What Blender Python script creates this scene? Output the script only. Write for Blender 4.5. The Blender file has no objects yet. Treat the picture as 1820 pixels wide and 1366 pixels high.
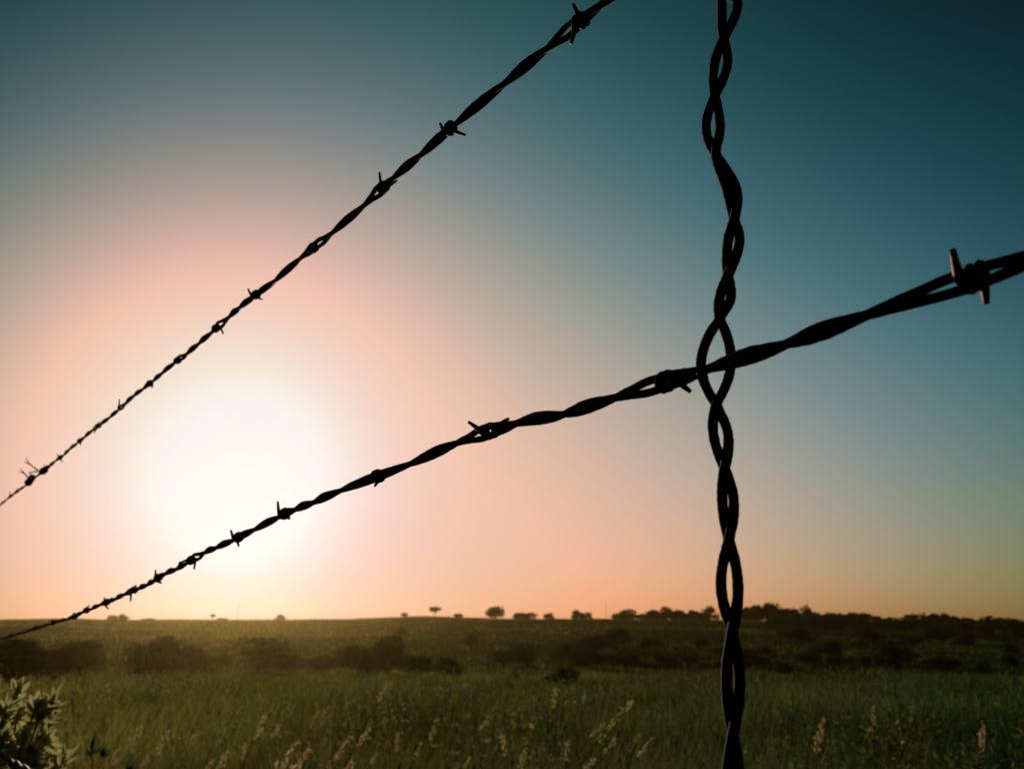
import bpy, math, random
import numpy as np
from mathutils import Vector

random.seed(7)
RNG = np.random.default_rng(11)
S = bpy.context.scene
COL = S.collection

# ------------------------------------------------------------------ camera
F = 1485.0                     # focal length in pixels of the 1820 px wide photograph
CX, CY = 910.0, 683.0
PITCH = math.radians(16.75)
CP, SP = math.cos(PITCH), math.sin(PITCH)
EYE = np.array([0.0, 0.0, 1.1])
cd = bpy.data.cameras.new('camera')
cam = bpy.data.objects.new('camera', cd)
COL.objects.link(cam)
S.camera = cam
cd.sensor_width = 36.0
cd.lens = 36.0 * F / 1820.0
cd.clip_start = 0.01
cd.clip_end = 8000
cam.location = EYE
cam.rotation_euler = (math.radians(90) + PITCH, 0, 0)
cd.dof.use_dof = True
cd.dof.focus_distance = 0.40
cd.dof.aperture_fstop = cd.lens / 1.35

# ------------------------------------------------------------------ sky and sun
SUN_EL, SUN_AZ = math.radians(9.42), math.radians(-17.69)
SUN_DIR = Vector((math.cos(SUN_EL) * math.sin(SUN_AZ), math.cos(SUN_EL) * math.cos(SUN_AZ), math.sin(SUN_EL)))
wd = bpy.data.worlds.new('World')
S.world = wd
wd.use_nodes = True
nt = wd.node_tree
N, L = nt.nodes, nt.links
bg = N['Background']
sky = N.new('ShaderNodeTexSky')
sky.sky_type = 'NISHITA'
sky.sun_disc = False
sky.sun_elevation = SUN_EL
sky.sun_rotation = SUN_AZ
sky.altitude = 200
sky.air_density, sky.dust_density, sky.ozone_density = 1.0, 1.5, 2.0
tc = N.new('ShaderNodeTexCoord')
nrm = N.new('ShaderNodeVectorMath'); nrm.operation = 'NORMALIZE'
L.new(tc.outputs['Generated'], nrm.inputs[0])
dot = N.new('ShaderNodeVectorMath'); dot.operation = 'DOT_PRODUCT'
L.new(nrm.outputs[0], dot.inputs[0]); dot.inputs[1].default_value = SUN_DIR
sep = N.new('ShaderNodeSeparateXYZ'); L.new(nrm.outputs[0], sep.inputs[0])

def wmath(op, a, b=None):
    n = N.new('ShaderNodeMath'); n.operation = op
    for i, v in enumerate((a, b)):
        if v is None: continue
        if isinstance(v, (int, float)): n.inputs[i].default_value = v
        else: L.new(v, n.inputs[i])
    return n.outputs[0]

theta = wmath('DIVIDE', wmath('ARCCOSINE', wmath('MINIMUM', dot.outputs['Value'], 1.0)), math.radians(60))
theta = wmath('MINIMUM', theta, 1.0)
elev = wmath('DIVIDE', wmath('ARCSINE', wmath('MAXIMUM', sep.outputs['Z'], 0.0)), math.radians(45))
elev = wmath('MINIMUM', elev, 1.0)
# fitted colour grade, lens falloff included: log tint of the sky as a smooth polynomial of angle from the sun (t) and elevation (e)
t2_, e2_ = wmath('MULTIPLY', theta, theta), wmath('MULTIPLY', elev, elev)
side = N.new('ShaderNodeVectorMath'); side.operation = 'DOT_PRODUCT'
L.new(nrm.outputs[0], side.inputs[0]); side.inputs[1].default_value = (math.cos(SUN_AZ), -math.sin(SUN_AZ), 0)
side = side.outputs['Value']
TERMS = [theta, t2_, wmath('MULTIPLY', t2_, theta), elev, e2_, wmath('MULTIPLY', e2_, elev), wmath('MULTIPLY', theta, elev), wmath('MULTIPLY', t2_, elev), wmath('MULTIPLY', theta, e2_), side, wmath('MULTIPLY', side, elev), wmath('MULTIPLY', side, theta), wmath('MULTIPLY', t2_, t2_), wmath('MULTIPLY', t2_, e2_)]
SKYC = [[-2.255, -2.304, -1.008], [7.161, 5.365, 1.699], [-5.168, -2.07, -0.146], [-18.295, -11.226, -6.623], [6.834, 7.312, 3.216], [-7.003, -8.604, -2.406], [7.009, 4.398, 2.352], [1.715, -5.795, -4.07], [-8.749, 0.838, 5.25], [-18.543, 1.972, -1.87], [-1.751, -0.986, -0.779], [-1.726, -0.19, -0.006], [10.16, 5.076, 4.105], [11.044, 6.291, 1.64], [20.24, -0.493, -2.919]]
comb = N.new('ShaderNodeCombineXYZ')
for ch in range(3):
    acc = SKYC[0][ch]
    for k, tm in enumerate(TERMS):
        n_ = N.new('ShaderNodeMath'); n_.operation = 'MULTIPLY_ADD'
        L.new(tm, n_.inputs[0]); n_.inputs[1].default_value = SKYC[k + 1][ch]
        if isinstance(acc, float): n_.inputs[2].default_value = acc
        else: L.new(acc, n_.inputs[2])
        acc = n_.outputs[0]
    L.new(wmath('EXPONENT', acc), comb.inputs[ch])

def vmul(a, b):
    n = N.new('ShaderNodeVectorMath'); n.operation = 'MULTIPLY'
    L.new(a, n.inputs[0])
    if isinstance(b, float): n.inputs[1].default_value = (b, b, b)
    else: L.new(b, n.inputs[1])
    return n.outputs[0]

c = vmul(sky.outputs[0], comb.outputs[0])
core = wmath('EXPONENT', wmath('MULTIPLY', wmath('POWER', wmath('MULTIPLY', theta, 60 / 6.3), 2.4), -1.0))
core = wmath('MULTIPLY', core, 0.38 / .05)                     # overexposed sun and its bloom, painted into the sky
cv = N.new('ShaderNodeVectorMath'); cv.operation = 'ADD'
L.new(c, cv.inputs[0]); L.new(core, cv.inputs[1]); c = cv.outputs[0]
mn = N.new('ShaderNodeVectorMath'); mn.operation = 'MINIMUM'   # caps the sky round the sun flat, like a clipped highlight
L.new(c, mn.inputs[0]); mn.inputs[1].default_value = (0.875 / .05, 0.845 / .05, 0.885 / .05)
c = mn.outputs[0]
L.new(c, bg.inputs['Color'])
bg.inputs['Strength'].default_value = 0.05

sl = bpy.data.lights.new('sun', 'SUN')
sl.energy = 3.0
sl.angle = math.radians(0.6)
sl.color = (1.0, 0.83, 0.57)
so = bpy.data.objects.new('sun', sl)
COL.objects.link(so)
so.rotation_euler = SUN_DIR.to_track_quat('Z', 'Y').to_euler()

S.view_settings.view_transform = 'Standard'
S.view_settings.look = 'None'
S.view_settings.exposure = 0.0
S.view_settings.gamma = 1.0
S.view_settings.use_curve_mapping = False
S.cycles.use_denoising = True
S.cycles.max_bounces = 6
S.cycles.volume_bounces = 0
S.cycles.transparent_max_bounces = 4

# ------------------------------------------------------------------ helpers
def ray_cam(x, y):
    return np.array([(x - CX) / F, -(y - CY) / F, 1.0])

def to_world(p):
    p = np.asarray(p, float)
    X, Y, Z = p[..., 0], p[..., 1], p[..., 2]
    return np.stack([X, CP * Z - SP * Y, CP * Y + SP * Z], -1) + EYE

def dir_world(x, y):
    d = to_world(ray_cam(x, y)) - EYE
    return d / np.linalg.norm(d)

def tag(o, label=None, cat=None, group=None, kind=None):
    if label: o['label'] = label
    if cat: o['category'] = cat
    if group: o['group'] = group
    if kind: o['kind'] = kind
    return o

def mesh_np(name, V, faces_by_n, mat, parent=None, smooth=True, cols=None):
    """V (n,3); faces_by_n: list of integer arrays (m,k)."""
    me = bpy.data.meshes.new(name)
    V = np.asarray(V, np.float32)
    me.vertices.add(len(V)); me.vertices.foreach_set('co', V.ravel())
    loops = np.concatenate([f.ravel() for f in faces_by_n]).astype(np.int32)
    tot = np.concatenate([np.full(len(f), f.shape[1], np.int32) for f in faces_by_n])
    start = np.concatenate([[0], np.cumsum(tot)[:-1]]).astype(np.int32)
    me.loops.add(len(loops)); me.loops.foreach_set('vertex_index', loops)
    me.polygons.add(len(tot))
    me.polygons.foreach_set('loop_start', start)
    me.polygons.foreach_set('loop_total', tot)
    me.polygons.foreach_set('use_smooth', np.full(len(tot), smooth))
    if cols is not None:
        at = me.color_attributes.new('tint', 'FLOAT_COLOR', 'POINT')
        at.data.foreach_set('color', np.asarray(cols, np.float32).ravel())
    me.update(); me.validate()
    me.materials.append(mat)
    o = bpy.data.objects.new(name, me)
    COL.objects.link(o)
    if parent is not None: o.parent = parent
    return o

def empty(name, loc):
    o = bpy.data.objects.new(name, None)
    o.empty_display_size = 0.05
    COL.objects.link(o)
    o.location = loc
    return o

def tube_np(P, rad, sides=8):
    """closed swept tube along polyline P (n,3) with radius array."""
    P = np.asarray(P, float); n = len(P)
    rad = np.broadcast_to(np.asarray(rad, float), (n,))
    T = np.gradient(P, axis=0)
    T /= np.linalg.norm(T, axis=1, keepdims=True) + 1e-12
    u = np.cross(T[0], [0.31, 0.2, 0.93]); u /= np.linalg.norm(u)
    U = np.zeros_like(P)
    for i in range(n):
        u = u - T[i] * (u @ T[i]); u /= np.linalg.norm(u) + 1e-12
        U[i] = u
    Vv = np.cross(T, U)
    a = np.linspace(0, 2 * np.pi, sides, endpoint=False)
    ring = U[:, None, :] * np.cos(a)[None, :, None] + Vv[:, None, :] * np.sin(a)[None, :, None]
    V = (P[:, None, :] + ring * rad[:, None, None]).reshape(-1, 3)
    i = np.arange(n - 1)[:, None] * sides; j = np.arange(sides)[None, :]; k = (j + 1) % sides
    Q = np.stack([i + j, i + k, i + sides + k, i + sides + j], -1).reshape(-1, 4)
    caps = np.array([list(range(sides))[::-1], list(range((n - 1) * sides, n * sides))])
    return V, [Q, caps]

def merge(parts):
    Vs, fs, off = [], {}, 0
    for V, faces in parts:
        for f in faces:
            fs.setdefault(f.shape[1], []).append(f + off)
        Vs.append(V); off += len(V)
    return np.concatenate(Vs), [np.concatenate(v) for v in fs.values()]

def catmull(P, per):
    P = np.asarray(P, float)
    Q = np.vstack([2 * P[0] - P[1], P, 2 * P[-1] - P[-2]])
    out = []
    for i in range(1, len(Q) - 2):
        t = np.linspace(0, 1, per, endpoint=False)[:, None]
        a, b, c_, d = Q[i - 1], Q[i], Q[i + 1], Q[i + 2]
        out.append(.5 * (2 * b + (c_ - a) * t + (2 * a - 5 * b + 4 * c_ - d) * t ** 2 + (3 * b - a - 3 * c_ + d) * t ** 3))
    out.append(P[-1:])
    return np.concatenate(out)

# ------------------------------------------------------------------ materials
def new_mat(name):
    m = bpy.data.materials.new(name); m.use_nodes = True
    m.node_tree.nodes.clear()
    return m, m.node_tree.nodes, m.node_tree.links

def mat_wire(name, c1, c2, scale, rough=0.5, metal=0.55, bump=.35):
    m, n, l = new_mat(name)
    out = n.new('ShaderNodeOutputMaterial')
    b = n.new('ShaderNodeBsdfPrincipled')
    tcx = n.new('ShaderNodeTexCoord')
    nz = n.new('ShaderNodeTexNoise'); nz.inputs['Scale'].default_value = scale; nz.inputs['Detail'].default_value = 6
    l.new(tcx.outputs['Object'], nz.inputs['Vector'])
    r = n.new('ShaderNodeValToRGB')
    r.color_ramp.elements[0].position = .35; r.color_ramp.elements[0].color = (*c1, 1)
    r.color_ramp.elements[1].position = .68; r.color_ramp.elements[1].color = (*c2, 1)
    l.new(nz.outputs['Fac'], r.inputs[0]); l.new(r.outputs[0], b.inputs['Base Color'])
    b.inputs['Metallic'].default_value = metal
    b.inputs['Roughness'].default_value = rough
    bm = n.new('ShaderNodeBump'); bm.inputs['Strength'].default_value = bump; bm.inputs['Distance'].default_value = .0004
    l.new(nz.outputs['Fac'], bm.inputs['Height']); l.new(bm.outputs[0], b.inputs['Normal'])
    l.new(b.outputs[0], out.inputs[0])
    return m

M_WIRE = mat_wire('rusty_barbed_wire', (0.10, 0.036, 0.010), (0.24, 0.10, 0.028), 900, rough=.62, metal=.75)
M_STAY = mat_wire('dark_rusted_stay', (0.016, 0.008, 0.005), (0.042, 0.019, 0.010), 500, rough=.9, metal=.1, bump=.9)
M_STAY.node_tree.nodes['Principled BSDF'].inputs['Specular IOR Level'].default_value = .2

def mat_leaf(name, c1, c2, trans=.45, attr=False, nscale=3.0, gloss=.0):
    m, n, l = new_mat(name)
    out = n.new('ShaderNodeOutputMaterial')
    if attr:
        ca = n.new('ShaderNodeVertexColor'); ca.layer_name = 'tint'; colr = ca.outputs[0]
    else:
        tcx = n.new('ShaderNodeTexCoord'); oi = n.new('ShaderNodeObjectInfo')
        nz = n.new('ShaderNodeTexNoise'); nz.inputs['Scale'].default_value = nscale; nz.inputs['Detail'].default_value = 3
        l.new(tcx.outputs['Object'], nz.inputs['Vector'])
        ad = n.new('ShaderNodeMath'); ad.operation = 'MULTIPLY_ADD'; ad.inputs[1].default_value = .35
        l.new(oi.outputs['Random'], ad.inputs[0]); l.new(nz.outputs['Fac'], ad.inputs[2])
        r = n.new('ShaderNodeValToRGB')
        r.color_ramp.elements[0].position = .4; r.color_ramp.elements[0].color = (*c1, 1)
        r.color_ramp.elements[1].position = .95; r.color_ramp.elements[1].color = (*c2, 1)
        l.new(ad.outputs[0], r.inputs[0]); colr = r.outputs[0]
    d = n.new('ShaderNodeBsdfDiffuse'); t = n.new('ShaderNodeBsdfTranslucent')
    l.new(colr, d.inputs[0]); l.new(colr, t.inputs[0])
    mx = n.new('ShaderNodeMixShader'); mx.inputs[0].default_value = trans
    l.new(d.outputs[0], mx.inputs[1]); l.new(t.outputs[0], mx.inputs[2])
    last = mx.outputs[0]
    if gloss > 0:
        g = n.new('ShaderNodeBsdfGlossy'); g.inputs['Roughness'].default_value = .45
        m2 = n.new('ShaderNodeMixShader'); m2.inputs[0].default_value = gloss
        l.new(last, m2.inputs[1]); l.new(g.outputs[0], m2.inputs[2]); last = m2.outputs[0]
    l.new(last, out.inputs[0])
    return m

M_GRASS = mat_leaf('grass_blades', None, None, .5, attr=True)
M_BUSH = mat_leaf('bush_leaves', (0.017, 0.040, 0.011), (0.042, 0.072, 0.018), .35, nscale=.6)
M_TREE = mat_leaf('tree_leaves', (0.012, 0.028, 0.008), (0.026, 0.045, 0.012), .2, nscale=.4)
M_SHRUB = mat_leaf('shrub_leaves', (0.22, 0.24, 0.09), (0.46, 0.43, 0.19), .6, nscale=14, gloss=.04)
M_WEED = mat_leaf('weed_leaves', (0.03, 0.055, 0.018), (0.10, 0.11, 0.038), .45, nscale=9, gloss=.03)
M_DARKWEED = mat_leaf('dark_weed_leaves', (0.025, 0.045, 0.012), (0.05, 0.075, 0.02), .35, nscale=6)
M_STRAW = mat_leaf('dry_seed_head', (0.36, 0.27, 0.12), (0.56, 0.43, 0.21), .55, nscale=20)
M_STEM = mat_leaf('green_stem', (0.07, 0.08, 0.03), (0.13, 0.12, 0.05), .1, nscale=10)

def mat_solid(name, c1, c2, scale):
    m, n, l = new_mat(name)
    out = n.new('ShaderNodeOutputMaterial'); b = n.new('ShaderNodeBsdfPrincipled')
    tcx = n.new('ShaderNodeTexCoord'); nz = n.new('ShaderNodeTexNoise'); nz.inputs['Scale'].default_value = scale; nz.inputs['Detail'].default_value = 5
    l.new(tcx.outputs['Object'], nz.inputs['Vector'])
    r = n.new('ShaderNodeValToRGB'); r.color_ramp.elements[0].color = (*c1, 1); r.color_ramp.elements[1].color = (*c2, 1)
    r.color_ramp.elements[0].position = .3; r.color_ramp.elements[1].position = .7
    l.new(nz.outputs['Fac'], r.inputs[0]); l.new(r.outputs[0], b.inputs['Base Color'])
    b.inputs['Roughness'].default_value = .95; b.inputs['Specular IOR Level'].default_value = .1
    l.new(b.outputs[0], out.inputs[0])
    return m

M_BARK = mat_solid('bark', (0.03, 0.022, 0.014), (0.07, 0.05, 0.03), 6)
M_STEEL = mat_solid('weathered_steel', (0.06, 0.06, 0.06), (0.12, 0.12, 0.12), 2)

def mat_ground():
    m, n, l = new_mat('meadow_ground')
    out = n.new('ShaderNodeOutputMaterial'); b = n.new('ShaderNodeBsdfPrincipled')
    tcx = n.new('ShaderNodeTexCoord')
    def noise(s, d):
        z = n.new('ShaderNodeTexNoise'); z.inputs['Scale'].default_value = s; z.inputs['Detail'].default_value = d
        l.new(tcx.outputs['Object'], z.inputs['Vector']); return z.outputs['Fac']
    r = n.new('ShaderNodeValToRGB'); e = r.color_ramp.elements
    e[0].position = .36; e[0].color = (0.010, 0.022, 0.006, 1)
    e[1].position = .66; e[1].color = (0.038, 0.052, 0.014, 1)
    mxr = n.new('ShaderNodeMix'); mxr.data_type = 'FLOAT'; mxr.inputs[0].default_value = .5
    l.new(noise(.035, 6), mxr.inputs[2]); l.new(noise(.5, 6), mxr.inputs[3])
    l.new(mxr.outputs[0], r.inputs[0]); l.new(r.outputs[0], b.inputs['Base Color'])
    b.inputs['Roughness'].default_value = 1; b.inputs['Specular IOR Level'].default_value = 0
    l.new(b.outputs[0], out.inputs[0])
    return m
M_GROUND = mat_ground()

# ------------------------------------------------------------------ terrain
RIDGE_R = 500.0
_rp = [(-900, 1090), (-400, 1094), (0, 1098), (130, 1097), (200, 1101), (500, 1102), (620, 1100), (750, 1094), (900, 1097), (1000, 1098),
       (1100, 1099), (1300, 1103), (1500, 1109), (1820, 1121), (2200, 1126), (2800, 1120)]
_az, _zr = [], []
for px, py in _rp:
    d = dir_world(px, py)
    _az.append(math.atan2(d[0], d[1])); _zr.append(1.1 + RIDGE_R * d[2] / math.hypot(d[0], d[1]))

def vnoise(x, y):
    """cheap smooth value noise."""
    xi, yi = np.floor(x), np.floor(y); xf, yf = x - xi, y - yi
    h = lambda a, b: np.modf(np.abs(np.sin(a * 127.1 + b * 311.7) * 43758.5453))[0]
    u, v = xf * xf * (3 - 2 * xf), yf * yf * (3 - 2 * yf)
    return (h(xi, yi) * (1 - u) + h(xi + 1, yi) * u) * (1 - v) + (h(xi, yi + 1) * (1 - u) + h(xi + 1, yi + 1) * u) * v

def H(x, y):
    x = np.asarray(x, float); y = np.asarray(y, float)
    r = np.hypot(x, y); az = np.arctan2(x, y)
    near = -0.037 * np.clip(y, -30, 118) - 0.010 * np.clip(y - 118, 0, 45)
    zr = np.interp(az, _az, _zr)
    t = np.clip((r - 165) / (RIDGE_R - 165), 0, 1)
    s = t * (1.18 - .18 * t)
    front = np.clip((y + 20) / 60, 0, 1)
    z = near * (1 - s) + zr * s
    z = np.where(r > RIDGE_R, zr - 0.02 * (r - RIDGE_R), z)
    z = z * front + (1 - front) * near
    amp = np.clip((r - 130) / 150, 0, 1) * np.clip((RIDGE_R + 30 - r) / 60, 0, 1)
    z = z + amp * (vnoise(x / 60 + 3, y / 60) - .5) * 2.6 + (vnoise(x / 9, y / 9) - .5) * .25 * np.clip(r / 40, 0, 1)
    return z

def build_ground():
    rr = np.concatenate([[0.05], np.geomspace(.6, 3000, 210)])
    aa = np.concatenate([np.radians(np.linspace(-48, 48, 260)), np.radians(np.linspace(48, 312, 60)[1:-1])])
    R, A = np.meshgrid(rr, aa, indexing='ij')
    X, Y = R * np.sin(A), R * np.cos(A)
    V = np.stack([X, Y, H(X, Y)], -1).reshape(-1, 3)
    nr, na = len(rr), len(aa)
    i = np.arange(nr - 1)[:, None] * na; j = np.arange(na)[None, :]; k = (j + 1) % na
    Q = np.stack([i + j, i + na + j, i + na + k, i + k], -1).reshape(-1, 4)[:, ::-1]
    o = mesh_np('ground', V, [Q], M_GROUND)
    tag(o, 'rolling green meadow rising to a low hill on the skyline', 'ground', kind='structure')
build_ground()

def hit(px, py, rmin=3, rmax=RIDGE_R):
    d = dir_world(px, py); k = d / math.hypot(d[0], d[1])
    r = np.geomspace(rmin, rmax, 3000)
    z = EYE[2] + k[2] * r - H(k[0] * r, k[1] * r)
    w = np.nonzero(z < 0)[0]
    rr = r[w[0]] if len(w) else rmax
    return np.array([k[0] * rr, k[1] * rr, float(H(k[0] * rr, k[1] * rr))]), rr

def at_range(px, r, py=1110):
    d = dir_world(px, py); k = d / math.hypot(d[0], d[1])
    return np.array([k[0] * r, k[1] * r, float(H(k[0] * r, k[1] * r))])

# ------------------------------------------------------------------ fence wires
UP_C = np.array([0, CP, SP])
D_C = np.array([(-250 - CX) / F, -(1220 - CY) / F, 1.0])
N_C = np.cross(UP_C, D_C)
if (N_C @ ray_cam(1265, 645)) < 0: N_C = -N_C
_den = N_C @ ray_cam(1265, 645)
PLANE_K = 0.278 * _den

def fence_pt(x, y, toward=0.0):
    r = ray_cam(x, y)
    z = PLANE_K / (N_C @ r)
    p = r * z
    return p - toward * r / np.linalg.norm(r)

def twisted(nodes, r, wname, label, ext_left=24.0, ext_right=1.2, opens=()):
    """two strands twisted round each other; the nodes are the pinches of the twist."""
    P = np.array([fence_pt(*n) for n in nodes])          # camera space, right to left
    dl = D_C / np.linalg.norm(D_C)
    dr = P[0] - P[min(3, len(P) - 1)]; dr /= np.linalg.norm(dr)
    step = 0.03
    kl, kr = int(ext_left / step), int(ext_right / step)
    Pr = np.array([P[0] + dr * step * (k + 1) for k in range(kr)])[::-1]
    Pl = np.array([P[-1] + dl * step * (k + 1) for k in range(kl)])
    A = np.vstack([Pr, P, Pl])
    per = 14
    C = catmull(A, per)
    ph = np.linspace(0, (len(A) - 1) * math.pi, len(C))
    T = np.gradient(C, axis=0); T /= np.linalg.norm(T, axis=1, keepdims=True)
    view = C / np.linalg.norm(C, axis=1, keepdims=True)
    e1 = np.cross(T, view); e1 /= np.linalg.norm(e1, axis=1, keepdims=True)
    e2 = np.cross(T, e1)
    rad = np.full(len(C), r * .97)
    for (ox, oy, amt) in opens:                          # where a barb holds the strands apart
        q = fence_pt(ox, oy)
        dd = np.linalg.norm(C - q, axis=1)
        rad += r * amt * np.exp(-(dd / .0075) ** 2)
    root = empty(wname, to_world(C[len(C) // 2]))
    org = np.array(root.location)
    for sg in (0, math.pi):
        off = (np.sin(ph + sg)[:, None] * e1 + np.cos(ph + sg)[:, None] * e2) * rad[:, None]
        Q = C + off
        jit = 1 + .035 * RNG.standard_normal(len(Q))
        V, Fc = tube_np(to_world(Q) - org, r * 1.07 * jit, 8)
        mesh_np('strand', V, Fc, M_WIRE, root)
    return root, org, C, T

def barb(root, org, C, T, x, y, tips, wr, turns=2, rad=0.0031, seed=0):
    """a short wire wound round both strands with two sharp ends."""
    rnd = random.Random(seed)
    q = fence_pt(x, y)
    i = int(np.argmin(np.linalg.norm(C - q, axis=1)))
    q = C[i]; t = T[i]
    v = q / np.linalg.norm(q)
    e1 = np.cross(t, v); e1 /= np.linalg.norm(e1)
    e2 = -np.cross(t, e1)
    if e2 @ v > 0: e2 = -e2                              # toward the camera
    pts = []
    adv = wr * 2.0
    def tip_vec(tp, side):
        if tp is None:                                   # points away from or at the camera
            return q + (e2 * (.012 if side else -.012)) + e1 * rnd.uniform(-.003, .003)
        p = ray_cam(*tp) * q[2]
        p = p - (p - q) * (.0 if q[2] < .5 else .12)
        return p + e2 * rnd.uniform(-.002, .005)
    p1, p2 = tip_vec(tips[0], 1), tip_vec(tips[1], 0)
    up1 = (p1 - q) @ e1; up2 = (p2 - q) @ e1
    a0 = math.pi / 2 if up1 > 0 else -math.pi / 2 + 2 * math.pi
    a1 = a0 + turns * 2 * math.pi
    if (up2 > 0) == (up1 > 0): a1 += math.pi
    n = 34
    ang = np.linspace(a0, a1, n)
    lng = np.linspace(-1, 1, n) * adv * turns * .5
    if ((p1 - q) @ t) > ((p2 - q) @ t): lng = -lng
    coil = q + (np.cos(ang)[:, None] * e1 + np.sin(ang)[:, None] * e2) * rad + lng[:, None] * t
    k = 7
    s = np.linspace(0, 1, k, endpoint=False)[:, None]
    b1 = coil[0] + (coil[0] - coil[1]) * 1.3
    b2 = coil[-1] + (coil[-1] - coil[-2]) * 1.3
    head = (1 - s) ** 2 * p1 + 2 * (1 - s) * s * b1 + s ** 2 * coil[0]
    s2 = s[::-1]
    tail = (1 - s2) ** 2 * p2 + 2 * (1 - s2) * s2 * b2 + s2 ** 2 * coil[-1]
    path = np.vstack([head, coil, tail])
    rr = np.full(len(path), wr)
    rr[:k] *= np.linspace(.5, 1.4, k) ** .7
    rr[-k:] *= np.linspace(1.4, .5, k) ** .7
    V, Fc = tube_np(to_world(path) - org, rr, 8)
    return mesh_np('barb', V, Fc, M_WIRE, root)

# --- the middle wire, which runs through the eye of the stay
W2 = [(1905, 434), (1542, 559), (1397, 611), (1258, 655), (1092.6, 706), (1002, 735), (917, 751.5), (812, 786.5), (728, 824), (605, 871), (557, 891.5),
      (524, 904), (495, 918), (452, 940), (414, 959), (384, 972), (363, 981), (331, 1000), (313, 1010), (294, 1018), (275, 1030), (261, 1038), (245, 1045),
      (221, 1055), (205, 1063), (192, 1068.5), (177, 1074), (162, 1081), (146, 1087), (134, 1094), (119, 1099), (104, 1103), (88, 1107.5), (75, 1112), (63, 1115.5),
      (44, 1122), (25, 1128), (0, 1135)]
WIRE_R = 0.00143
w2, o2, c2, t2 = twisted(W2, WIRE_R, 'barbed_wire', '', opens=[(1688, 504, .35), (1762, 482, .3), (1150, 692, .5), (1204, 672, .45), (856, 769, .65), (892, 757, .6), (350, 990, .9), (230, 1051, .5)])
tag(w2, 'rusty barbed wire through the eye of the vertical stay and across the sun', 'barbed wire', 'strands of barbed wire in the fence')
for k, (x, y, ta, tb) in enumerate([
        (1722, 488, (1704, 440), (1762, 536)), (1184, 690, (1224, 697), None), (873, 756, (847, 745), None), (668, 851, (665, 864), None),
        (506, 907, (491, 888), (513, 924)), (424, 952, (414, 937), (432, 969)), (340, 999, (353, 1009), (322, 996)), (282, 1023, (276, 1010), (287, 1038)),
        (238, 1050, (242, 1038), (241, 1067)), (190, 1069, (187, 1059), (195, 1083)), (154, 1082, (164, 1072), None), (133, 1093, (134, 1086), None),
        (96, 1105, (93, 1098), (98, 1113)), (62, 1116, (65, 1109), None), (24, 1128, (20, 1121), (27, 1136))]):
    barb(w2, o2, c2, t2, x, y, (ta, tb), .00126 if x > 1100 else .00118, 2, rad=.0028, seed=k)

# --- the top wire
W1 = [(1137, -52), (1066, 10), (972, 86), (895, 149.5), (811, 219), (747.5, 275), (700, 315), (645.6, 365.6), (589.5, 414), (533.5, 459), (489, 498),
      (453, 525), (425.6, 546), (407, 562.5), (375, 591), (353, 610), (332, 628), (311, 644), (288, 662.5), (272.5, 676), (254, 690.5), (238, 702.5), (223, 716),
      (210, 728), (195, 741), (178, 754), (164, 764), (150, 776), (137, 787), (123, 798), (113, 808), (98, 819), (87, 828), (77, 836), (66, 845), (54, 853), (44, 863),
      (33, 871), (23, 878), (12, 887), (0, 897)]
w1, o1, c1, t1 = twisted(W1, WIRE_R, 'barbed_wire', '', opens=[(1006, 54, .55), (676, 335, .8), (552, 442, .6), (571, 429, .6), (391, 577, .8), (324, 632, .5), (215, 722, .6), (169, 760, .5)])
tag(w1, 'topmost rusty barbed wire climbing the sky, with a spliced knot at its lower end', 'barbed wire', 'strands of barbed wire in the fence')
for k, (x, y, ta, tb) in enumerate([
        (1032, 37, (1021, 6), (1023, 71)), (802, 226, (783, 218), (827, 241)), (682, 330, (678, 299), None), (559, 433, (568, 421), None), (456, 521, (440, 510), (471, 531)),
        (384, 583, (399, 595), (377, 580)), (317, 635, (325, 625), None), (265, 684, (271, 690), None), (215, 721, (214, 705), None), (174, 759, (176, 749), (167, 771)),
        (141, 785, (144, 791), None), (107.6, 811, (101, 805), (114, 821)), (85, 828, (82, 821), None), (31, 872, (34, 865), None), (20.5, 879, (20, 869), None)]):
    barb(w1, o1, c1, t1, x, y, (ta, tb), .00115, 2, rad=.0028, seed=40 + k)

def splice():
    """a knot where two lengths of wire were joined, with forked loose ends."""
    knots = []
    for (x, y), R, turns, ln in (((77, 836.5), .0042, 7, .014), ((51, 857), .0050, 7, .012), ((56, 849), .0046, 6, .008)):
        q = fence_pt(x, y); i = int(np.argmin(np.linalg.norm(c1 - q, axis=1)))
        q = q * .7 + c1[i] * .3; t = t1[i]
        v = q / np.linalg.norm(q); e1 = np.cross(t, v); e1 /= np.linalg.norm(e1); e2 = np.cross(t, e1)
        n = 20 * turns; a = np.linspace(0, turns * 2 * math.pi, n)
        rr = R * (1 + .22 * np.sin(a * 1.7 + x))
        P = q + (np.cos(a) * rr)[:, None] * e1 + (np.sin(a) * rr)[:, None] * e2 + (np.linspace(-1, 1, n) * ln + .0025 * np.sin(a * .9))[:, None] * t
        V, Fc = tube_np(to_world(P) - o1, .0018, 7)
        knots.append(mesh_np('splice_knot', V, Fc, M_WIRE, w1))
    for path in ([(72, 839), (60, 830), (50, 821), (46, 813)], [(55, 826), (49, 823), (43, 821)], [(52, 853), (47, 845), (41, 838), (36, 832)], [(44, 842), (39, 839), (33, 837)],
                 [(66, 838), (58, 838), (51, 841)], [(58, 846), (52, 838)]):
        P = [fence_pt(x, y, .004 * i) for i, (x, y) in enumerate(path)]
        P = [p * (fence_pt(*path[0])[2] / p[2]) for p in P]
        if len(P) < 3: P.insert(1, (P[0] + P[1]) / 2)
        C = catmull(np.array(P), 5)
        V, Fc = tube_np(to_world(C) - o1, np.linspace(.0016, .0006, len(C)), 6)
        mesh_np('loose_end', V, Fc, M_WIRE, knots[0 if path[0][0] > 58 else 1])
splice()

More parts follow.
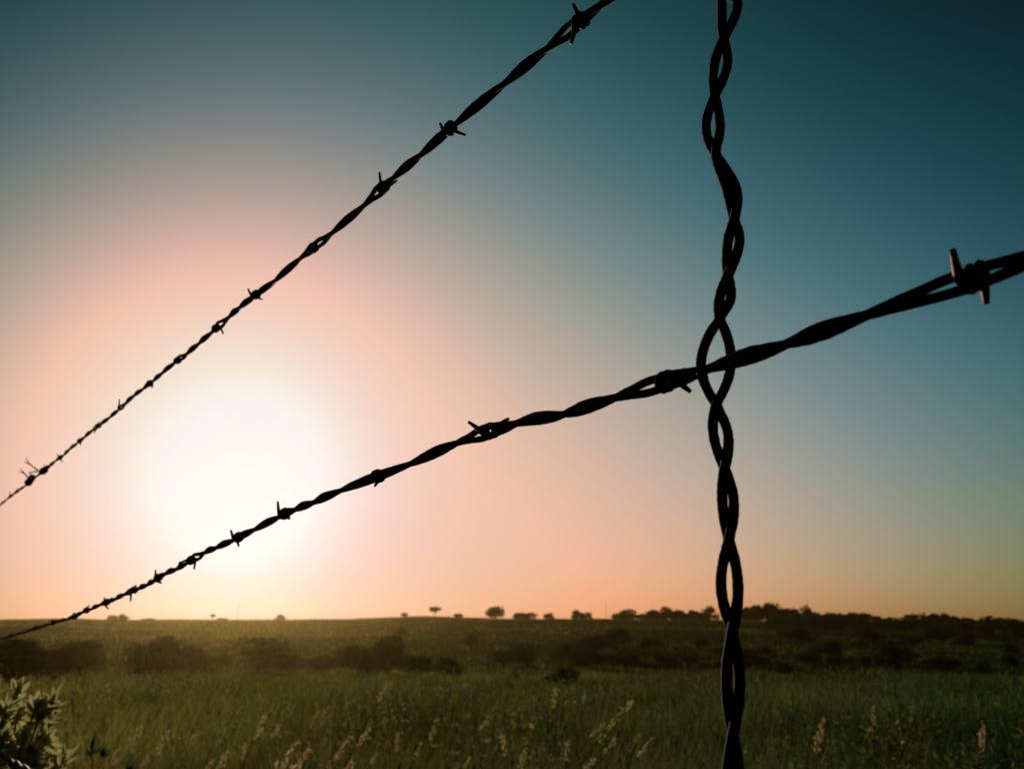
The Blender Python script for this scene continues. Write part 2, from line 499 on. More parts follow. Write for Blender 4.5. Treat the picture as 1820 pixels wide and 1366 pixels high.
# --- the lowest wire, only a corner of it is in view
W3 = [(150, 1425), (118, 1406), (92, 1391), (70, 1378), (52, 1367.5), (36, 1358.5), (22, 1351), (9, 1344.5), (-4, 1338), (-16, 1332.5), (-28, 1327), (-40, 1322)]
w3, o3, c3, t3 = twisted(W3, .0017, 'barbed_wire', '', ext_left=24.0, ext_right=1.0)
tag(w3, 'lowest barbed wire, a glinting twisted length in front of the leafy shrub', 'barbed wire', 'strands of barbed wire in the fence')
for k, (x, y, ta, tb) in enumerate([(92, 1391, (96, 1383), (90, 1400)), (-20, 1331, (-16, 1323), None)]):
    barb(w3, o3, c3, t3, x, y, (ta, tb), .0011, 2, rad=.0037, seed=80 + k)

# --- the vertical twisted stay
SN = [(1262, -205), (1283, -20), (1286.5, 69), (1271, 171), (1272, 274), (1305, 390), (1294, 489), (1279, 568), (1273, 718), (1288, 832), (1295.5, 960), (1301, 1123), (1303, 1303), (1304, 1480), (1306, 1680), (1309, 1900)]
SL = [(1262, -110, 40), (1297, 8, 45), (1281, 117, 40), (1267.5, 226, 42), (1300, 335, 35), (1303.5, 433, 39), (1288.5, 531, 38), (1272.5, 645, 72), (1281, 772, 45), (1294, 892, 40), (1296.5, 1040, 50), (1303, 1212, 44), (1303, 1392, 42), (1305, 1580, 46), (1307, 1790, 46)]
STAY_R = 0.00172

def build_stay():
    ctr, amp = [], []
    for i, n in enumerate(SN):
        ctr.append(n)
        if i < len(SL): ctr.append(SL[i][:2])
    ctr = np.array(ctr, float)
    per = 12
    pix = catmull(ctr, per)                               # 2 control points per half turn
    ph = np.linspace(0, (len(SN) - 1) * math.pi, len(pix))
    lobe = np.minimum((ph / math.pi).astype(int), len(SL) - 1)
    root = empty('fence_stay', to_world(fence_pt(1279, 568)))
    org = np.array(root.location)
    eye_lobe = 7
    for sg in (1, -1):
        pts = []
        for (x, y), f, lb in zip(pix, ph, lobe):
            base = fence_pt(x, y)
            z = base[2]
            half = (SL[lb][2] * .5) / F * z - STAY_R
            half = max(half, STAY_R * .9)
            s = math.sin(f) * sg
            if lb == eye_lobe:
                s = math.copysign(abs(s) ** 1.0, s)
            toward = -math.cos(f) * sg * STAY_R * 1.02
            if lb == eye_lobe:
                toward += -s * abs(s) * .0046
            p = base + np.array([half * s, 0, 0])
            v = p / np.linalg.norm(p)
            pts.append(p - v * toward)
        P = np.array(pts)
        k = np.ones(3) / 3
        Pm = np.stack([np.convolve(np.pad(P[:, a], 1, mode='edge'), k, 'valid') for a in range(3)], -1)
        rr = STAY_R * (1 + .03 * RNG.standard_normal(len(Pm)))
        V, Fc = tube_np(to_world(Pm) - org, rr, 10)
        mesh_np('strand', V, Fc, M_STAY, root)
    tag(root, 'dark vertical fence stay of two thick twisted wires, close to the lens', 'fence stay')
build_stay()

# ------------------------------------------------------------------ foliage builders
def quads(P, size, rng, aspect=.6, upb=0.0):
    """random leaf sized quads at points P."""
    n = len(P)
    a = rng.standard_normal((n, 3)); a /= np.linalg.norm(a, axis=1, keepdims=True)
    b = rng.standard_normal((n, 3)); b -= a * (a * b).sum(1, keepdims=True); b /= np.linalg.norm(b, axis=1, keepdims=True)
    s = (size * rng.uniform(.55, 1.3, n))[:, None]
    a, b = a * s, b * s * aspect
    V = np.stack([P - a, P - b * .9, P + a, P + b], 1).reshape(-1, 3)
    Q = np.arange(4 * n).reshape(-1, 4)
    return V, [Q]

def crown_points(n, w, h, lobes, rng, base=.0):
    """points in several uneven lobes filling a crown of width w, height h above base."""
    C = rng.uniform(-1, 1, (lobes, 3)) * np.array([.33 * w, .33 * w, .30 * h])
    if base < .1:                                        # dome: the lobes high up stay near the middle
        k = 1 - .55 * np.clip(C[:, 2:] / (.30 * h), 0, 1)
        C[:, :2] *= k
    C[:, 2] += base + h * .5
    R = rng.uniform(.15, .30, lobes)
    R[0] = .36; C[0] = (0, 0, base + h * .46)
    pk = rng.integers(0, lobes, n)
    d = rng.standard_normal((n, 3)); d /= np.linalg.norm(d, axis=1, keepdims=True)
    rad = R[pk] * rng.uniform(.25, 1.08, n) ** .55
    P = C[pk] + d * rad[:, None] * np.array([w, w, h * .95])
    P[:, 2] = np.maximum(P[:, 2], base * .8 + .02)
    return P

def limb_mesh(h, w, rng, r0, k=5):
    parts = []
    z0 = h * .45
    bend = rng.uniform(-.06, .06, 2) * h
    trunk = np.array([[0, 0, -.25], [bend[0] * .4, bend[1] * .4, z0 * .5], [bend[0], bend[1], z0], [bend[0] * 1.3, bend[1] * 1.1, h * .8]])
    Ct = catmull(trunk, 5)
    parts.append(tube_np(Ct, np.linspace(r0, r0 * .3, len(Ct)), 6))
    for i in range(k):
        a = rng.uniform(0, 6.28); zz = rng.uniform(.3, .6) * h
        p0 = np.array([bend[0] * zz / z0, bend[1] * zz / z0, zz])
        e = p0 + np.array([math.cos(a) * w * .33, math.sin(a) * w * .33, h * rng.uniform(.12, .3)])
        Cb = catmull(np.array([p0, (p0 + e) / 2 + [0, 0, -.03 * h], e]), 4)
        parts.append(tube_np(Cb, np.linspace(r0 * .5, r0 * .15, len(Cb)), 5))
    return merge(parts)

def unit_mesh(kind, i):
    rng = np.random.default_rng(100 + i + (50 if kind == 'bush' else 0))
    if kind == 'tree':
        if i < 6: P = crown_points(1100, 1.0, 1.0, 15 + i % 4, rng, base=.0)
        else: P = crown_points(800, .9, .62, 7, rng, base=.40)
        crown = quads(P, .07, rng)
        tr = limb_mesh(1.0, 1.0, rng, .035)
        return crown, tr
    P = crown_points(1100, 1, 1.0, 9 + i % 4, rng, base=.04)
    crown = quads(P, .062, rng)
    parts = []
    for k in range(5):
        a = rng.uniform(0, 6.28)
        e = np.array([math.cos(a) * .28, math.sin(a) * .28, rng.uniform(.4, .75)])
        Cb = catmull(np.array([[0, 0, -.06], e * [.4, .4, .5], e]), 4)
        parts.append(tube_np(Cb, np.linspace(.02, .006, len(Cb)), 5))
    return crown, merge(parts)

PROTO = {}
def proto(kind, i):
    if (kind, i) not in PROTO:
        cr, tr = unit_mesh(kind, i)
        a = mesh_np('crown' if kind == 'tree' else 'foliage', cr[0], cr[1], M_TREE if kind == 'tree' else M_BUSH, smooth=False)
        b = mesh_np('trunk' if kind == 'tree' else 'stem', tr[0], tr[1], M_BARK)
        ms = (a.data, b.data)
        bpy.data.objects.remove(a); bpy.data.objects.remove(b)
        PROTO[(kind, i)] = ms
    return PROTO[(kind, i)]

def plant(kind, base, w, h, label, group=None, var=None):
    i = random.randrange(6) if var is None else var
    cm, tm = proto(kind, i)
    root = empty('tree' if kind == 'tree' else 'bush', base)
    root.scale = (w, w, h)
    root.rotation_euler = (0, 0, random.uniform(0, 6.28))
    for nm, me in ((('crown', cm), ('trunk', tm)) if kind == 'tree' else (('foliage', cm), ('stem', tm))):
        o = bpy.data.objects.new(nm, me); COL.objects.link(o); o.parent = root
    tag(root, label, kind, group)
    return root

ORD = ['first', 'second', 'third', 'fourth', 'fifth', 'sixth', 'seventh', 'eighth', 'ninth', 'tenth', 'eleventh', 'twelfth', 'thirteenth', 'fourteenth', 'fifteenth', 'sixteenth',
       'seventeenth', 'eighteenth', 'nineteenth', 'twentieth', 'twenty-first', 'twenty-second', 'twenty-third', 'twenty-fourth', 'twenty-fifth', 'twenty-sixth', 'twenty-seventh', 'twenty-eighth']

def size_at(px, py_top, base):
    """height that puts the top of a plant standing at base on image row py_top."""
    d = dir_world(px, py_top); r = math.hypot(base[0], base[1])
    return EYE[2] + r * d[2] / math.hypot(d[0], d[1]) - base[2]

# trees and bushes along the skyline: (pixel x, top row, width in pixels, kind, label)
SKYLINE = [
    (198, 1091, 20, 'bush', 'left one of a pair of tiny bushes on the skyline left of the sun'),
    (217, 1090, 16, 'tree', 'right one of a pair of tiny trees on the skyline left of the sun'),
    (262, 1097, 26, 'bush', 'flat low bush on the skyline just right of the tiny pair'),
    (377, 1088, 9, 'tree', 'thin tiny tree standing alone on the skyline under the sun'),
    (393, 1096, 18, 'bush', 'low bush beside the thin tiny tree under the sun'),
    (498, 1091, 20, 'bush', 'small domed bush alone on the skyline right of the sun'),
    (719, 1087, 14, 'tree', 'small tree on the hill crest left of the lollipop tree'),
    (773, 1073, 20, 'tree', 'lollipop shaped tree with a bare trunk alone on the skyline'),
    (815, 1087, 16, 'bush', 'small bush between the lollipop tree and the large round tree'),
    (877, 1071, 38, 'bush', 'large round tree, tallest on the middle of the skyline'),
    (928, 1084, 44, 'bush', 'wide flat bush right of the large round tree'),
    (974, 1087, 22, 'bush', 'little bush right of the wide flat bush on the skyline'),
    (1027, 1081, 22, 'tree', 'wedge shaped tree on the skyline midway to the stay'),
    (1045, 1087, 20, 'bush', 'low bush touching the wedge shaped tree on its right'),
    (1116, 1082, 40, 'bush', 'broad bush first in the thick line of trees left of the stay'),
    (1162, 1082, 30, 'tree', 'second tree in the thick line left of the stay'),
    (1186, 1077, 28, 'bush', 'third and tallest clump in the thick line left of the stay'),
    (1207, 1079, 28, 'tree', 'fourth tree in the thick line left of the stay'),
    (1236, 1081, 28, 'bush', 'fifth clump in the thick line left of the stay'),
    (1262, 1076, 30, 'bush', 'bushy crown showing immediately left of the stay'),
    (1296, 1077, 30, 'tree', 'tree mostly hidden behind the dark vertical stay'),
]
RIGHT = [(1326, 1073, 30), (1350, 1068, 34), (1372, 1068, 30), (1394, 1074, 28), (1414, 1079, 26), (1437, 1074, 24), (1456, 1092, 22), (1477, 1083, 26), (1497, 1087, 26), (1515, 1082, 30), (1536, 1087, 30),
         (1557, 1092, 28), (1580, 1094, 28), (1602, 1096, 26), (1621, 1089, 28), (1643, 1088, 28), (1664, 1084, 26), (1678, 1083, 24), (1697, 1092, 26), (1719, 1095, 28), (1743, 1096, 30), (1768, 1098, 30), (1793, 1100, 32), (1818, 1102, 32)]
for k, (x, y, wpx) in enumerate(RIGHT):
    nm = {1: 'tall domed tree on the skyline, second right of the stay', 5: 'narrow upright tree beside the notch in the right skyline', 6: 'lowest tree in the notch of the right skyline'}.get(
        k, 'dark tree in the wooded skyline, %s to the right of the stay' % ORD[k])
    SKYLINE.append((x, y, wpx, 'tree', nm))
for k, (x, y, wpx) in enumerate([(1101, 1090, 26), (1138, 1088, 28), (1152, 1090, 22), (1175, 1087, 26), (1198, 1087, 26), (1222, 1088, 28), (1248, 1088, 26), (1310, 1086, 34)]):
    SKYLINE.append((x, y, wpx, 'bush', 'low bush under the line of trees near the stay, %s from the left' % ORD[k]))
for (x, y, wpx, kind, label) in SKYLINE:
    b = at_range(x, RIDGE_R - 8)
    b[2] -= 1.1 if x > 850 else (.6 if kind == 'bush' else .15)
    h = max(size_at(x, y, b), 1.4)
    w = wpx * (RIDGE_R - 8) / 1551 * 1.12
    if x > 1300: w *= 1.2
    plant(kind, b, w, h * .95, label, 'trees and bushes along the skyline', 6 if 'lollipop shaped' in label or 'thin tiny' in label else None)

# wooded upper slope on the right, right below the skyline trees
xs = list(np.linspace(1385, 1815, 15))
for k, x in enumerate(xs):
    x += random.uniform(-9, 9)
    b, r = hit(x, 1119 + (x - 1385) * .028 + random.uniform(-3, 4))
    w = random.uniform(34, 48) * r / 1551
    plant('bush', b, w, random.uniform(22, 30) * r / 1620, 'dark tree below the right skyline, %s from the left in the upper slope belt' % ORD[k], 'trees on the upper right slope')

# scattered bushes on the right hillside in two rows
for row, (y0, n, x0, x1, jy) in {'middle': (1155, 13, 1010, 1825, 15), 'lower': (1190, 16, 1000, 1830, 12)}.items():
    for k in range(n):
        x = x0 + (x1 - x0) * (k + .5) / n + random.uniform(-14, 14)
        b, r = hit(x, y0 + random.uniform(-jy, jy))
        wpx = random.uniform(30, 74)
        plant('bush', b, wpx * r / 1551, wpx * random.uniform(.42, .68) * r / 1620, 'dark bush on the right hillside, %s from the left in the %s row' % (ORD[k], row), 'bushes on the right hillside')

# bushes in the valley: (pixel x, base row, width, height in pixels, label)
VALLEY = [
    (18, 1218, 110, 72, 'tall dark bush at the left edge behind the leafy shrub'),
    (95, 1212, 90, 60, 'dark bush at the left between the edge bush and the rounded bush'),
    (145, 1203, 90, 62, 'rounded bush left of the broad valley clump'),
    (240, 1200, 70, 48, 'left half of the broad clump of bushes on the valley floor at left'),
    (285, 1201, 84, 62, 'tallest bush of the broad clump on the valley floor at left'),
    (340, 1200, 74, 52, 'right half of the broad clump of bushes on the valley floor at left'),
    (392, 1188, 34, 30, 'small round bush alone between two large clumps below the sun'),
    (462, 1196, 96, 58, 'wide bush below the right edge of the sun'),
    (515, 1198, 60, 40, 'lower bush leaning on the wide bush below the sun'),
    (572, 1196, 60, 36, 'low bush at the left end of the long dark thicket'),
    (635, 1200, 100, 54, 'broad bush in the long dark thicket left of centre'),
    (690, 1200, 80, 66, 'tallest bush of the long dark thicket left of centre'),
    (745, 1203, 70, 44, 'bush at the right end of the long dark thicket'),
    (795, 1205, 60, 40, 'low bush in the middle of the valley, right of the thicket'),
    (835, 1150, 36, 24, 'small bush high on the middle slope'),
    (712, 1130, 26, 16, 'tiny bush high on the slope under the hill crest'),
    (895, 1184, 52, 34, 'left one of the dark pair of bushes in the middle of the slope'),
    (935, 1185, 60, 42, 'right one of the dark pair of bushes in the middle of the slope'),
    (1000, 1178, 48, 34, 'dark bush right of the pair on the middle slope'),
    (1003, 1222, 62, 34, 'dark bush standing forward at the far edge of the meadow'),
    (915, 1212, 26, 18, 'little bush at the far edge of the meadow near the centre'),
]
for (x, y, wpx, hpx, label) in VALLEY:
    b, r = hit(x, y)
    r2 = min(r, 300)
    plant('bush', b, wpx * r / 1551, hpx * r / 1620, label, 'bushes in the valley')

# two faint masts on the skyline
for (x, top, label) in ((421, 1070, 'faint thin mast on the skyline below the sun'), (1078, 1070, 'faint thin mast on the skyline left of the stay')):
    b = at_range(x, RIDGE_R - 3); h = size_at(x, top, b)
    root = empty('mast', b); tag(root, label, 'mast', 'masts on the skyline')
    V, Fc = tube_np(np.array([[0, 0, -.4], [0, 0, h * .5], [0, 0, h]]), [.10, .08, .05], 6); mesh_np('pole', V, Fc, M_STEEL, root)
    V, Fc = tube_np(np.array([[-.5, 0, h * .9], [0, 0, h * .9], [.5, 0, h * .9]]), .05, 6); mesh_np('crossarm', V, Fc, M_STEEL, root)

# ------------------------------------------------------------------ grass of the meadow
def blades(n, rmin, rmax, hlo, hhi, wk, name, seed, label, az=44):
    rng = np.random.default_rng(seed)
    r = np.exp(rng.uniform(math.log(rmin), math.log(rmax), n))
    a = np.radians(rng.uniform(-az, az, n))
    x, y = r * np.sin(a), r * np.cos(a)
    # clumps: keep more blades where a noise is high
    cl = vnoise(x * 1.3 + 9, y * 1.3) * .5 + vnoise(x * .22, y * .22 + 4) * .5
    z = H(x, y)
    h = rng.uniform(hlo, hhi, n) * (.55 + .9 * cl)
    ang = rng.uniform(0, 6.283, n)
    lean = rng.uniform(.05, .55, n) * h
    wind = np.array([.10, .0])
    lx, ly = np.cos(ang) * lean + wind[0] * h, np.sin(ang) * lean
    fa = rng.uniform(0, 6.283, n)
    wdt = wk * np.maximum(1, (r / 4)) ** .8 * rng.uniform(.6, 1.5, n)
    wx, wy = np.cos(fa) * wdt, np.sin(fa) * wdt
    lv = []
    for t, ww in ((0, 1), (.4, .95), (.75, .6)):
        cx, cy, cz = x + lx * t ** 1.8, y + ly * t ** 1.8, z - .01 + h * (t - .12 * t * t)
        lv += [np.stack([cx - wx * ww, cy - wy * ww, cz], -1), np.stack([cx + wx * ww, cy + wy * ww, cz], -1)]
    lv.append(np.stack([x + lx, y + ly, z + h * .88], -1))
    V = np.stack(lv, 1).reshape(-1, 3)
    o = (np.arange(n) * 7)[:, None]
    Q = np.concatenate([o + [0, 1, 3, 2], o + [2, 3, 5, 4]])
    T3 = o + [4, 5, 6]
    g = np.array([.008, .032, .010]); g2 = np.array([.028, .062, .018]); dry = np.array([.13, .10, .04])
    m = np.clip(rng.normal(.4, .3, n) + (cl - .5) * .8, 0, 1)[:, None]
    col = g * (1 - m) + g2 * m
    warm = np.clip(.5 - x / np.maximum(r, 1) * .9, 0, 1)[:, None]  # lens glare toward the sun side, painted into the blade colours
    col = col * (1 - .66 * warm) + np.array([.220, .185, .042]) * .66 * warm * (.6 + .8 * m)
    patch = .45 + 1.25 * vnoise(x * .55 + 31, y * .4 + 5) * .6 + 1.25 * vnoise(x * .09 + 2, y * .05 + 13) * .4   # lusher and thinner patches
    col = col * patch[:, None] ** 2.2
    pd = rng.random(n) < .04 + .10 * (vnoise(x * .15 + 7, y * .15) > .55)
    col[pd] = dry * rng.uniform(.5, 1.2, (pd.sum(), 1))
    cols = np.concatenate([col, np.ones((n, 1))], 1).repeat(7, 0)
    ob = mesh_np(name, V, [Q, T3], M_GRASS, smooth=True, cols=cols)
    tag(ob, label, 'grass', kind='stuff')

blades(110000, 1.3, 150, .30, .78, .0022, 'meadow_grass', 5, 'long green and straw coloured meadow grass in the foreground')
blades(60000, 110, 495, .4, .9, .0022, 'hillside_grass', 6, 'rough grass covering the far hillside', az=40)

def herbs(n, rmin, rmax, seed):
    """broad leaved herbs mixed into the grass."""
    rng = np.random.default_rng(seed)
    r = np.exp(rng.uniform(math.log(rmin), math.log(rmax), n)); a = np.radians(rng.uniform(-42, 42, n))
    x, y = r * np.sin(a), r * np.cos(a)
    keep = rng.random(n) < .06 + 2.2 * np.clip(vnoise(x * 1.1 + 3, y * 1.1 + 8) * .55 + vnoise(x * .25, y * .25) * .45 - .5, 0, 1)
    x, y, r = x[keep], y[keep], r[keep]; n = len(x)
    k = 9
    hh = rng.uniform(.22, .66, n)
    top = np.stack([x, y, H(x, y) + hh], -1)
    P = (top[:, None, :] + rng.standard_normal((n, k, 3)) * np.array([.05, .05, .055]) * (1 + r[:, None, None] / 14)).reshape(-1, 3)
    sz = (.017 * (1 + r / 12))[:, None].repeat(k, 1).ravel()
    V, (Q,) = quads(P, 1.0, rng, .42)
    ctr = P.repeat(4, 0); V = ctr + (V - ctr) * sz.repeat(4)[:, None]
    pale = np.array([.26, .23, .085]); mid = np.array([.036, .072, .020])
    warm = np.clip(.5 - x / np.maximum(r, 1) * .9, 0, 1)  # sunward glare on the left, painted into the leaf colours
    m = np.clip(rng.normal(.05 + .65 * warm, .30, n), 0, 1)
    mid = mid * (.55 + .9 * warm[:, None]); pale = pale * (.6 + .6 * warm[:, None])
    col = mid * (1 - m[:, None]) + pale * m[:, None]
    cols = np.concatenate([col, np.ones((n, 1))], 1).repeat(k * 4, 0)
    tag(mesh_np('meadow_herbs', V, [Q], M_GRASS, smooth=False, cols=cols), 'broad leaved herbs with pale tips mixed into the meadow grass', 'herbs', kind='stuff')
herbs(22000, 2.2, 70, 77)

# ------------------------------------------------------------------ leafy plants close by
def leaf(P, dirv, length, width, rng):
    d = dirv / np.linalg.norm(dirv)
    s = np.cross(d, rng.standard_normal(3)); s /= np.linalg.norm(s)
    n = np.cross(d, s)
    droop = n * length * rng.uniform(-.22, .22)
    pts = [P, P + d * length * .3 + s * width * .5 + n * width * .15, P + d * length * .3 - s * width * .5 + n * width * .15, P + d * length * .35,
           P + d * length * .68 + s * width * .42 + droop * .5 + n * width * .12, P + d * length * .68 - s * width * .42 + droop * .5 + n * width * .12, P + d * length * .7 + droop * .5, P + d * length + droop]
    tri = np.array([[0, 3, 1], [0, 2, 3], [4, 6, 7], [6, 5, 7]]); q = np.array([[1, 3, 6, 4], [3, 2, 5, 6]])
    return np.array(pts), [tri, q]

def cluster(P, axis, n, ln, wd, rng):
    out = []
    for k in range(n):
        d = axis * rng.uniform(.3, 1.2) + rng.standard_normal(3) * .62
        out.append(leaf(P - axis * ln * rng.uniform(0, .9), d, ln * rng.uniform(.6, 1.25), wd * rng.uniform(.7, 1.2), rng))
    return out

def build_shrub():
    rng = np.random.default_rng(21)
    base = at_range(-30, 2.0); base[2] = H(base[0], base[1])
    root = empty('leafy_shrub', base)
    tag(root, 'leafy shrub with pale grey green leaves in the lower left corner', 'shrub')
    tips = [(33, 1224), (66, 1247), (90, 1246), (94, 1254), (12, 1257), (72, 1266), (88, 1276), (22, 1277), (4, 1282), (48, 1292), (20, 1326), (80, 1316), (92, 1330), (118, 1336), (100, 1356), (46, 1306),
            (8, 1308), (62, 1352), (30, 1350), (-20, 1240), (-45, 1262), (-25, 1290), (-60, 1310), (-15, 1335), (-80, 1280), (10, 1375), (60, 1385), (110, 1385), (-40, 1370), (35, 1262), (60, 1330), (-5, 1360)]
    L_, St = [], []
    for (x, y) in tips:
        r = rng.uniform(1.75, 2.15)
        d = dir_world(x, y); P = EYE + d * r / math.hypot(d[0], d[1])
        out = P - (base + np.array([0, 0, .55])); out /= np.linalg.norm(out)
        axis = out * .7 + np.array([.1, 0, .6]); axis /= np.linalg.norm(axis)
        L_ += cluster(P, axis, int(rng.integers(16, 26)), .032, .0105, rng)
        mid = base + (P - base) * [.45, .45, .6]
        C = catmull(np.array([base + [rng.uniform(-.03, .03), rng.uniform(-.03, .03), -.03], mid, P]), 8)
        St.append(tube_np(C - base, np.linspace(.005, .0016, len(C)), 6))
        for t in (.62, .72, .82, .9, .95):
            q = C[int(t * (len(C) - 1))]
            L_ += cluster(q + rng.standard_normal(3) * .008, axis, 7, .034, .0105, rng)
    V, Fc = merge(L_); mesh_np('foliage', V - base, Fc, M_SHRUB, root, smooth=False)
    V, Fc = merge(St); mesh_np('stem', V, Fc, M_STEM, root)
build_shrub()

def weed_mesh(i, tall):
    rng = np.random.default_rng(300 + i)
    L_, St = [], []
    for s in range(int(rng.integers(3, 6))):
        a = rng.uniform(0, 6.28); e = np.array([math.cos(a) * .22, math.sin(a) * .22, rng.uniform(.7, 1.0)])
        C = catmull(np.array([[0, 0, -.03], e * [.4, .4, .55], e]), 8)
        St.append(tube_np(C, np.linspace(.008, .002, len(C)), 5))
        for t in np.linspace(.3, 1, 11):
            ax = np.array([rng.uniform(-.5, .5), rng.uniform(-.5, .5), .7])
            L_ += cluster(C[int(t * (len(C) - 1))], ax, 4 if t < .97 else 9, .062 if not tall else .07, .020, rng)
    return merge(L_), merge(St)

WP = []
for i in range(4):
    (lv, lf), (sv, sf) = weed_mesh(i, False)
    a = mesh_np('foliage', lv, lf, M_WEED, smooth=False); b = mesh_np('stem', sv, sf, M_STEM)
    WP.append((a.data, b.data)); bpy.data.objects.remove(a); bpy.data.objects.remove(b)

def weed(px, ytop, r, wscale, label, dark=False):
    b = at_range(px, r); h = size_at(px, ytop, b)
    i = random.randrange(4)
    root = empty('leafy_weed', b); root.scale = (h * wscale, h * wscale, h); root.rotation_euler = (0, 0, random.uniform(0, 6.28))
    fm = WP[i][0]
    if dark:
        fm = fm.copy(); fm.materials.clear(); fm.materials.append(M_DARKWEED)
    for nm, me in (('foliage', fm), ('stem', WP[i][1])):
        o = bpy.data.objects.new(nm, me); COL.objects.link(o); o.parent = root
    tag(root, label, 'weed', 'leafy weeds in the meadow')

for a in [
    (158, 1272, 4.2, .8, 'leafy weed beside the right side of the leafy shrub'),
    (205, 1290, 3.6, .8, 'second leafy weed right of the leafy shrub, near the bottom edge'),
    (248, 1296, 3.4, .8, 'leafy weed with pale tips third to the right of the shrub'),
    (140, 1318, 3.0, .7, 'low leafy weed at the bottom edge touching the shrub'),
    (330, 1318, 3.5, .7, 'leafy weed at the bottom edge below the sun'),
    (402, 1326, 3.3, .6, 'small leafy weed left of the thick straw seed heads'),
    (700, 1300, 4.0, .7, 'leafy weed under the tall leaning seed head left of centre'),
    (806, 1316, 4.2, .6, 'leafy weed at the bottom just left of centre'),
    (885, 1296, 4.4, .7, 'leafy weed with a pale top at the bottom centre'),
    (980, 1226, 9.0, .7, 'taller weed out in the meadow right of centre'),
    (1390, 1264, 6.0, .7, 'leafy weed just right of the foot of the stay'),
    (1470, 1272, 5.0, .7, 'leafy weed second to the right of the stay'),
    (1560, 1262, 6.5, .7, 'leafy weed third to the right of the stay'),
    (1700, 1262, 5.0, .7, 'leafy weed left of the tall weed near the right edge'),
    (1775, 1248, 5.0, .8, 'tall leafy weed near the right edge'),
]: weed(*a)
weed(160, 1222, 14.0, .5, 'dark upright weed standing in the meadow right of the shrub', True)
weed(284, 1196, 20.0, .42, 'tall dark weed in front of the valley clump on the left', True)

# ------------------------------------------------------------------ seed heads
def seed_stalk(px, py, r, lean, hl, hw, label):
    d = dir_world(px, py); tip = EYE + d * r / math.hypot(d[0], d[1])
    gz = float(H(tip[0], tip[1])); h = tip[2] - gz
    base = np.array([tip[0] - lean * h, tip[1] + random.uniform(-.05, .05), 0]); base[2] = float(H(base[0], base[1]))
    root = empty('seed_stalk', base); T0 = tip - base
    C = catmull(np.array([[0, 0, -.02], T0 * [.22, .3, .5], T0 * [.62, .6, .82], T0]), 8)
    V, Fc = tube_np(C, np.linspace(.0022, .0010, len(C)), 5)
    mesh_np('stem', V, Fc, M_STEM, root)
    rng = np.random.default_rng(int(px * 7 + py))
    ax = C[-1] - C[-6]; ax /= np.linalg.norm(ax)
    out = []
    hl *= .85; hw *= .8
    for k in range(60):
        t = rng.random(); env = math.sin(math.pi * (.12 + .86 * t)) ** .7
        P = T0 - ax * hl * (1 - t) + rng.standard_normal(3) * hw * .30 * env
        out.append(leaf(P, ax + rng.standard_normal(3) * .38, hl * .16, hl * .045, rng))
    V, Fc = merge(out)
    mesh_np('seed_head', V, Fc, M_STRAW, root, smooth=False)
    tag(root, label, 'seed stalk', 'pale seed heads above the grass')

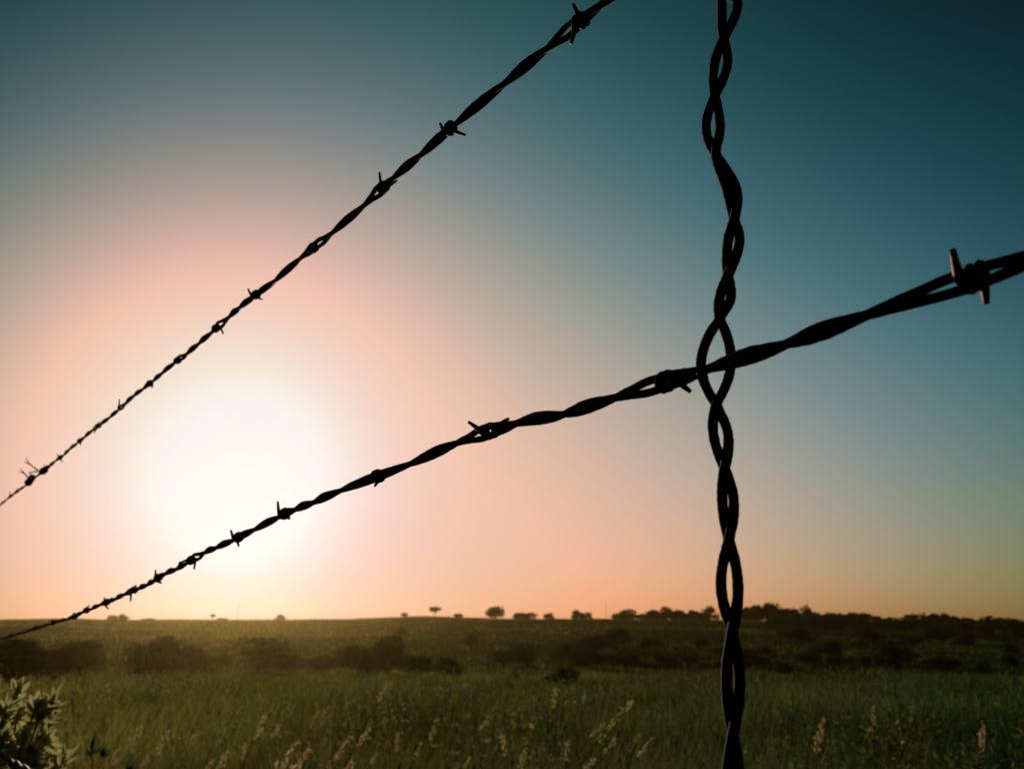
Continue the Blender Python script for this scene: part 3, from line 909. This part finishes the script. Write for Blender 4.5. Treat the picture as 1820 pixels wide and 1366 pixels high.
for a in [
    (692, 1215, 3.6, .28, .10, .016, 'tall straw seed head leaning right, alone left of centre'),
    (472, 1270, 3.2, .18, .10, .016, 'upright straw seed head below the right edge of the sun'),
    (528, 1322, 2.6, .30, .12, .026, 'thick pale seed head at the bottom edge, left of a close pair'),
    (550, 1333, 2.6, .34, .10, .016, 'slimmer seed head touching the thick pale one on its right'),
    (404, 1338, 2.9, .22, .08, .014, 'short seed head low at the bottom, left of the thick pale one'),
    (564, 1266, 4.4, .15, .09, .016, 'left one of two faint seed heads above the thick pale one'),
    (578, 1264, 4.6, .12, .09, .016, 'right one of two faint seed heads above the thick pale one'),
    (623, 1311, 2.9, .32, .10, .014, 'leaning seed head halfway between the thick pale one and the centre weed'),
    (626, 1354, 2.5, .30, .08, .014, 'seed head tip at the very bottom edge left of centre'),
    (708, 1304, 3.4, .05, .08, .016, 'blunt upright seed head under the tall leaning one'),
    (893, 1304, 3.4, -.06, .09, .018, 'drooping seed head at the bottom centre'),
    (986, 1224, 5.6, .05, .14, .03, 'wide faint seed head out in the meadow right of centre'),
    (1040, 1228, 6.0, .1, .10, .02, 'small faint seed head right of the wide one'),
    (1120, 1248, 3.0, .42, .12, .012, 'long thin seed head leaning steeply right, left of the stay'),
    (1072, 1284, 3.1, .40, .08, .013, 'left one of a leaning pair of seed heads under the long thin one'),
    (1085, 1289, 3.1, .40, .08, .013, 'right one of a leaning pair of seed heads under the long thin one'),
    (1094, 1312, 2.9, .36, .08, .013, 'seed head just below the leaning pair'),
    (1136, 1306, 2.9, .40, .07, .013, 'left one of two seed heads close to the foot of the stay'),
    (1160, 1311, 2.9, .40, .09, .013, 'right one of two seed heads close to the foot of the stay'),
    (1055, 1351, 2.5, .38, .07, .016, 'bright seed head tip at the bottom edge right of centre'),
    (1463, 1280, 3.6, .12, .10, .020, 'greenish seed head right of the stay'),
    (1452, 1304, 3.4, .10, .08, .020, 'lower greenish seed head right of the stay'),
    (1552, 1258, 4.2, .05, .09, .014, 'upright thin seed head in the right half of the meadow'),
    (1748, 1290, 3.4, .15, .10, .022, 'soft greenish seed head near the right edge'),
    (250, 1290, 3.2, .1, .10, .02, 'pale seed head rising from the weeds right of the shrub'),
    (300, 1300, 3.2, .2, .09, .018, 'pale seed head below the left edge of the sun'),
]: seed_stalk(*a)

_xs = sorted([(212, 1328), (268, 1338), (352, 1300), (378, 1352), (436, 1322), (497, 1290), (588, 1352), (655, 1296), (668, 1338), (748, 1322), (772, 1290), (838, 1344), (868, 1272), (934, 1330), (1010, 1316)])
for k, (x, y) in enumerate(_xs):
    seed_stalk(x, y, random.uniform(3.0, 4.8), random.uniform(.05, .35), random.uniform(.06, .10), random.uniform(.014, .022), 'small soft seed head low in the grass between shrub and stay, %s from the left' % ORD[k])

# ------------------------------------------------------------------ evening haze over the fields
HAZE = 0.00007
if HAZE > 0:
    x0, x1, y0, y1, z0, z1 = -640, 640, -60, 640, -16, 21
    V = np.array([(x, y, z) for z in (z0, z1) for y in (y0, y1) for x in (x0, x1)], float)
    Q = np.array([[0, 2, 3, 1], [4, 5, 7, 6], [0, 1, 5, 4], [2, 6, 7, 3], [0, 4, 6, 2], [1, 3, 7, 5]])
    m, n, l = new_mat('evening_haze')
    out = n.new('ShaderNodeOutputMaterial'); pv = n.new('ShaderNodeVolumePrincipled')
    pv.inputs['Color'].default_value = (1.0, .70, .27, 1)
    pv.inputs['Density'].default_value = HAZE
    pv.inputs['Anisotropy'].default_value = .87
    l.new(pv.outputs[0], out.inputs['Volume'])
    hz = mesh_np('haze', V, [Q], m, smooth=False)
    tag(hz, 'warm evening haze lying over the fields toward the sun', 'haze', kind='stuff')
